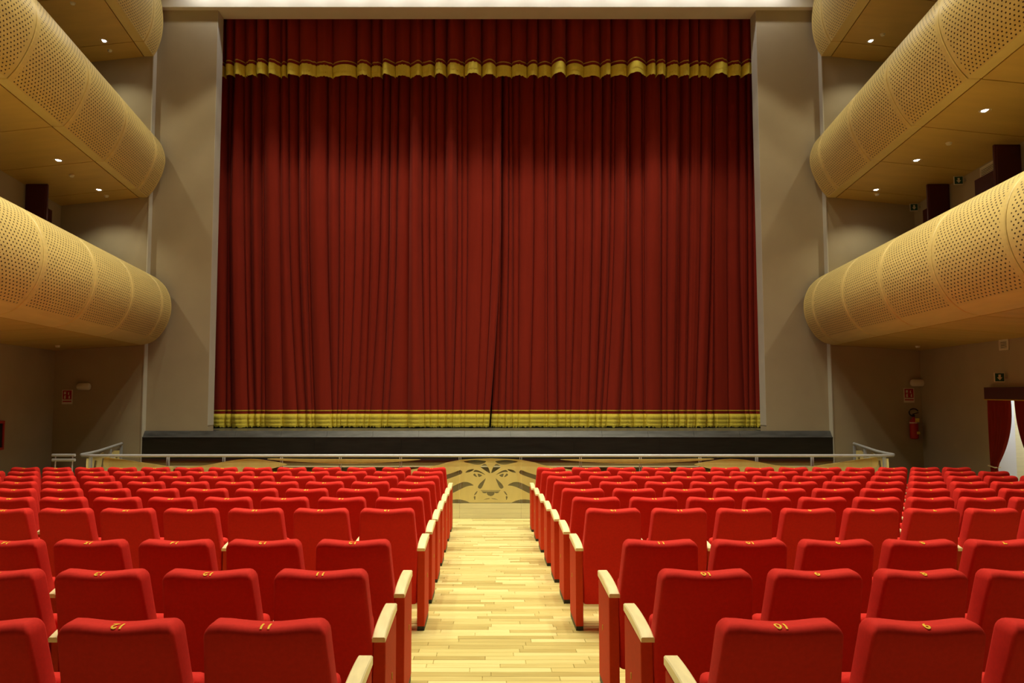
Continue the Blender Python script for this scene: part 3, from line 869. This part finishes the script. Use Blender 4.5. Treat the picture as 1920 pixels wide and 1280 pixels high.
MB().lathe([(.0905, .355), (.0915, .357), (.0915, .375), (.09, .377)], 20).build('band', M['white'], fe, True)
MB().box(-.015, .075, -.094, -.085, .385, .47).build('tag', M['label'], fe)
MB().box(0.01, .08, -.096, -.075, .11, .17).build('label_sticker', M['label'], fe)
MB().lathe([(.03, .50), (.03, .53), (.018, .56)], 12).build('valve', M['black'], fe, True)
MB().tube([(-.02, 0, .56), (.10, -.02, .60)], .012, 8).build('lever', M['black'], fe, True)
MB().tube([(math.cos(a) * .105 - .01, -.03, .60 + math.sin(a) * .085) for a in [math.radians(d_) for d_ in range(-80, -341, -20)][::1]], .014, 8).build('hose', M['blackrub'], fe, True)
MB().box(-.03, .03, .07, .13, .3, .36).build('wall_bracket', M['black'], fe)

# ------------------------------------------------------------------ side wall fittings: local frame on a side wall, +x along the wall to the stage, +y into the room
def wall_thing(name, label, cat, s, y, z, group=None):
    ang = math.atan2(1, s * SL)            # direction to the stage along the wall
    t = thing(name, label, cat, (s * wall_x(y), y, z), group=group)
    ex = Vector((s * SL, 1, 0)).normalized(); ey = Vector((-s, 0, 0)) - ex * Vector((-s, 0, 0)).dot(ex); ey.normalize()
    Mx = Matrix((ex, ey, Vector((0, 0, 1)))).transposed()
    return t, Mx
def wpart(mb, name, mt, t, Mx, smooth=False):
    mb.v = [tuple(Mx @ Vector(v)) for v in mb.v]
    o = mb.build(name, mt, t, smooth)
    bm = bmesh.new(); bm.from_mesh(o.data); bmesh.ops.recalc_face_normals(bm, faces=bm.faces[:]); bm.to_mesh(o.data); bm.free()
    return o
def grille(y, z, wd, ht, label):
    t, Mx = wall_thing('vent_grille', label, 'grille', 1, y, z, 'vent grilles')
    wpart(MB().box(-wd / 2, wd / 2, .002, .008, -ht / 2, ht / 2), 'backing', M['dark'], t, Mx)
    f = .032; fr = MB()
    fr.box(-wd / 2, wd / 2, .002, .025, ht / 2 - f, ht / 2).box(-wd / 2, wd / 2, .002, .025, -ht / 2, -ht / 2 + f)
    fr.box(-wd / 2, -wd / 2 + f, .002, .025, -ht / 2 + f, ht / 2 - f).box(wd / 2 - f, wd / 2, .002, .025, -ht / 2 + f, ht / 2 - f)
    wpart(fr, 'frame', M['white'], t, Mx)
    n = 5
    for i in range(n):
        zc = -ht / 2 + f + (ht - 2 * f) * (i + .5) / n
        wpart(MB().box(-wd / 2 + f, wd / 2 - f, .008, .02, zc - .006, zc + .008), 'slat', M['white'], t, Mx)
def exit_sign(y, z, label, h=.17):
    t, Mx = wall_thing('exit_sign', label, 'exit sign', 1, y, z, 'emergency exit signs')
    wpart(MB().box(-.02, .02, .0, .05, -.02, .02), 'bracket', M['grey'], t, Mx)
    wpart(MB().box(-.012, .012, .05, .22, -h / 2, h / 2), 'box', M['white'], t, Mx)
    wpart(MB().box(-.0145, -.011, .06, .21, -h / 2 + .012, h / 2 - .012), 'green_face', M['green'], t, Mx)
    ar = MB(); c = .135
    q = [(c - .02, .05), (c + .02, .05), (c + .02, 0), (c + .045, 0), (c, -.055), (c - .045, 0), (c - .02, 0)]
    ar.add([(-.016, a, b_) for a, b_ in q], [tuple(range(7))])
    ar.add([(-.0145, a, b_) for a, b_ in q], [tuple(range(7))[::-1]])
    wpart(ar, 'arrow', M['white'], t, Mx)
grille(13.59, at(1893, 646, 13.59).z, .30, .20, 'small square vent grille high on the right wall below the lowest balcony')
grille(13.85, at(1876, 318, 13.85).z, .56, .22, 'wide vent grille on the right wall above the lowest balcony')
exit_sign(13.55, at(1896, 707, 13.5).z, 'dark green exit sign above the curtained doorway')
exit_sign(14.74, at(1851, 334, 14.6).z, 'dark green exit sign beside the vent grille above the lowest right balcony')
exit_sign(16.86, at(1747, 385, 16.7).z, 'dark green exit sign near the stage above the lowest right balcony')

# padded red doors and standing leaves above the lowest balconies
Z_B1 = at(200, 600, YW).z
def box_door(s, y0, y1, ztop, leaf_y, leaf_top, where):
    t, Mx = wall_thing('padded_door', 'dark red padded door on the wall %s' % where, 'door', s, (y0 + y1) / 2, Z_B1 + .02, 'padded doors of the balconies')
    h = ztop - Z_B1 - .02
    L_ = (y1 - y0) / 2 * math.sqrt(1 + SL * SL)
    wpart(MB().box(-L_, -.004, .003, .045, 0, h), 'door_leaf', M['door'], t, Mx)
    wpart(MB().box(.004, L_, .003, .045, 0, h), 'door_leaf', M['door'], t, Mx)
    xw = wall_x(leaf_y)
    lf = thing('padded_screen', 'dark red padded screen on the wall %s' % where, 'screen', (s * (xw - .26), leaf_y, Z_B1 + .02), group='padded screens of the balconies')
    hh = leaf_top - Z_B1 - .02
    o = rbox('frame', -.235, .235, -.03, .03, 0, hh, M['door'], lf, .022, 3)
    o = rbox('padding', -.205, .205, -.042, .042, .05, hh - .035, M['door'], lf, .012, 2)
box_door(1, 15.65, 16.63, at(1752, 394, 16.6).z, 15.4, at(1757, 345, 15.4).z, 'above the lowest right balcony, near the stage')
box_door(-1, 15.65, 16.63, at(76, 394, 16.6).z, 15.4, at(71, 345, 15.4).z, 'above the lowest left balcony')
box_door(1, 13.0, 14.3, at(1853, 338, 14.28).z, 12.76, at(1890, 271, 12.76).z, 'above the lowest right balcony, by the frame edge')

# fire hose cabinet on the left wall
t, Mx = wall_thing('hose_cabinet', 'red framed fire hose cabinet on the left wall', 'cabinet', -1, 14.55, at(5, 817, 14.6).z)
hh = .285
fr = MB().box(-.32, .32, .003, .06, hh - .05, hh).box(-.32, .32, .003, .06, -hh, -hh + .05).box(-.32, -.27, .003, .06, -hh + .05, hh - .05).box(.27, .32, .003, .06, -hh + .05, hh - .05)
wpart(fr, 'frame', M['signred'], t, Mx); wpart(MB().box(-.27, .27, .003, .04, -hh + .05, hh - .05), 'dark_glass', M['dark'], t, Mx)

# curtained doorway on the right wall
mb = MB(); wx = wall_x
def q4(y0, y1, x_in, x_out, z0, z1):
    return mb.hexa([(wx(y0) + x_in, y0, z0), (wx(y0) + x_out, y0, z0), (wx(y1) + x_out, y1, z0), (wx(y1) + x_in, y1, z0)],
                   [(wx(y0) + x_in, y0, z1), (wx(y0) + x_out, y0, z1), (wx(y1) + x_out, y1, z1), (wx(y1) + x_in, y1, z1)])
q4(DY1, DY1 + .1, .25, .36, -.1, DZ + .3); q4(DY0 - .1, DY0, .25, 1.6, -.1, DZ + .3); q4(DY0 - .1, DY1 + .1, .25, 1.6, DZ + .3, DZ + .4); q4(DY1 - .015, DY1, .003, .25, 0, DZ)
d1 = mb.build('door_1', M['jamb']); tag(d1, 'white lit doorway recess behind the red curtains', kind='structure')
mb = MB(); q4(DY0 - .1, DY1 + .1, 1.6, 1.7, -.1, DZ + .3); q4(DY1, DY1 + .1, .36, 1.6, -.1, DZ + .3)
bk = mb.build('wall_corridor', M['plinth']); tag(bk, 'pale wood wall of the corridor beyond the doorway', kind='structure')
mb = MB(); q4(DY0 - .1, DY1 + .1, 0, 1.6, -.12, floor_z(13.2)); fl2 = mb.build('floor_corridor', M['planks']); tag(fl2, 'corridor floor beyond the doorway', kind='structure')
L = bpy.data.lights.new('corridor_lamp', 'POINT'); L.energy = 14; L.color = (.95, .97, 1.0); L.shadow_soft_size = .12
cl = thing('corridor_lamp', 'ceiling lamp in the corridor behind the doorway', 'lamp', (wx(13.27) + .95, 13.27, DZ + .29))
lo = bpy.data.objects.new('lamp_light', L); link(lo, cl); lo.location = (0, 0, -.15)
MB().lathe([(.10, .0), (.11, -.02), (.09, -.05), (.03, -.06)], 16).build('globe', M['lamp'], cl, True)

t, Mx = wall_thing('door_drape', 'dark red tied-back drapes and pelmet around the right doorway', 'drapes', 1, 13.27, floor_z(13.27))
zt = at(1862, 726, 14.12).z - t.location.z; zp = at(1862, 748, 14.12).z - t.location.z; ztie = at(1875, 874, 14.05).z - t.location.z
hl = .86
wpart(MB().box(-hl, hl, .004, .13, zp, zt), 'pelmet', M['door'], t, Mx)
wpart(MB().box(-hl, hl, .004, .134, zp - .018, zp), 'pelmet_braid', M['stripe'], t, Mx)
def drape(sgn):
    V = []; Fc = []; nr, nc = 22, 40
    for j in range(nr + 1):
        f = j / nr; z = zp + (0.02 - zp) * f
        k = (zp - z) / (zp - ztie)
        if k <= 1: wd = .78 - .56 * k ** 2.2
        else: wd = .22 + .10 * min(1, (k - 1) * 2)
        for i in range(nc + 1):
            u = i / nc
            x = sgn * (hl - .01 - wd * u)
            amp = .035 * (.5 + .5 * wd / .78)
            yv = .065 + amp * math.sin(u * 2 * PI * 6.5 + .6 * math.sin(3 * k)) 
            V.append((x, yv, z))
    n = nc + 1
    for j in range(nr):
        for i in range(nc): Fc.append((j * n + i, j * n + i + 1, (j + 1) * n + i + 1, (j + 1) * n + i))
    m_ = MB(); m_.add(V, Fc)
    wpart(m_, 'drape_panel', M['velvet'], t, Mx, True)
    x0 = sgn * (hl - .01); x1 = sgn * (hl - .24)
    wpart(MB().tube([(x0, .02, ztie + .03), (x0, .115, ztie + .01), (x1, .115, ztie - .01), (x1, .02, ztie)], .012, 8), 'tie_cord', M['pad'], t, Mx, True)
drape(1); drape(-1)
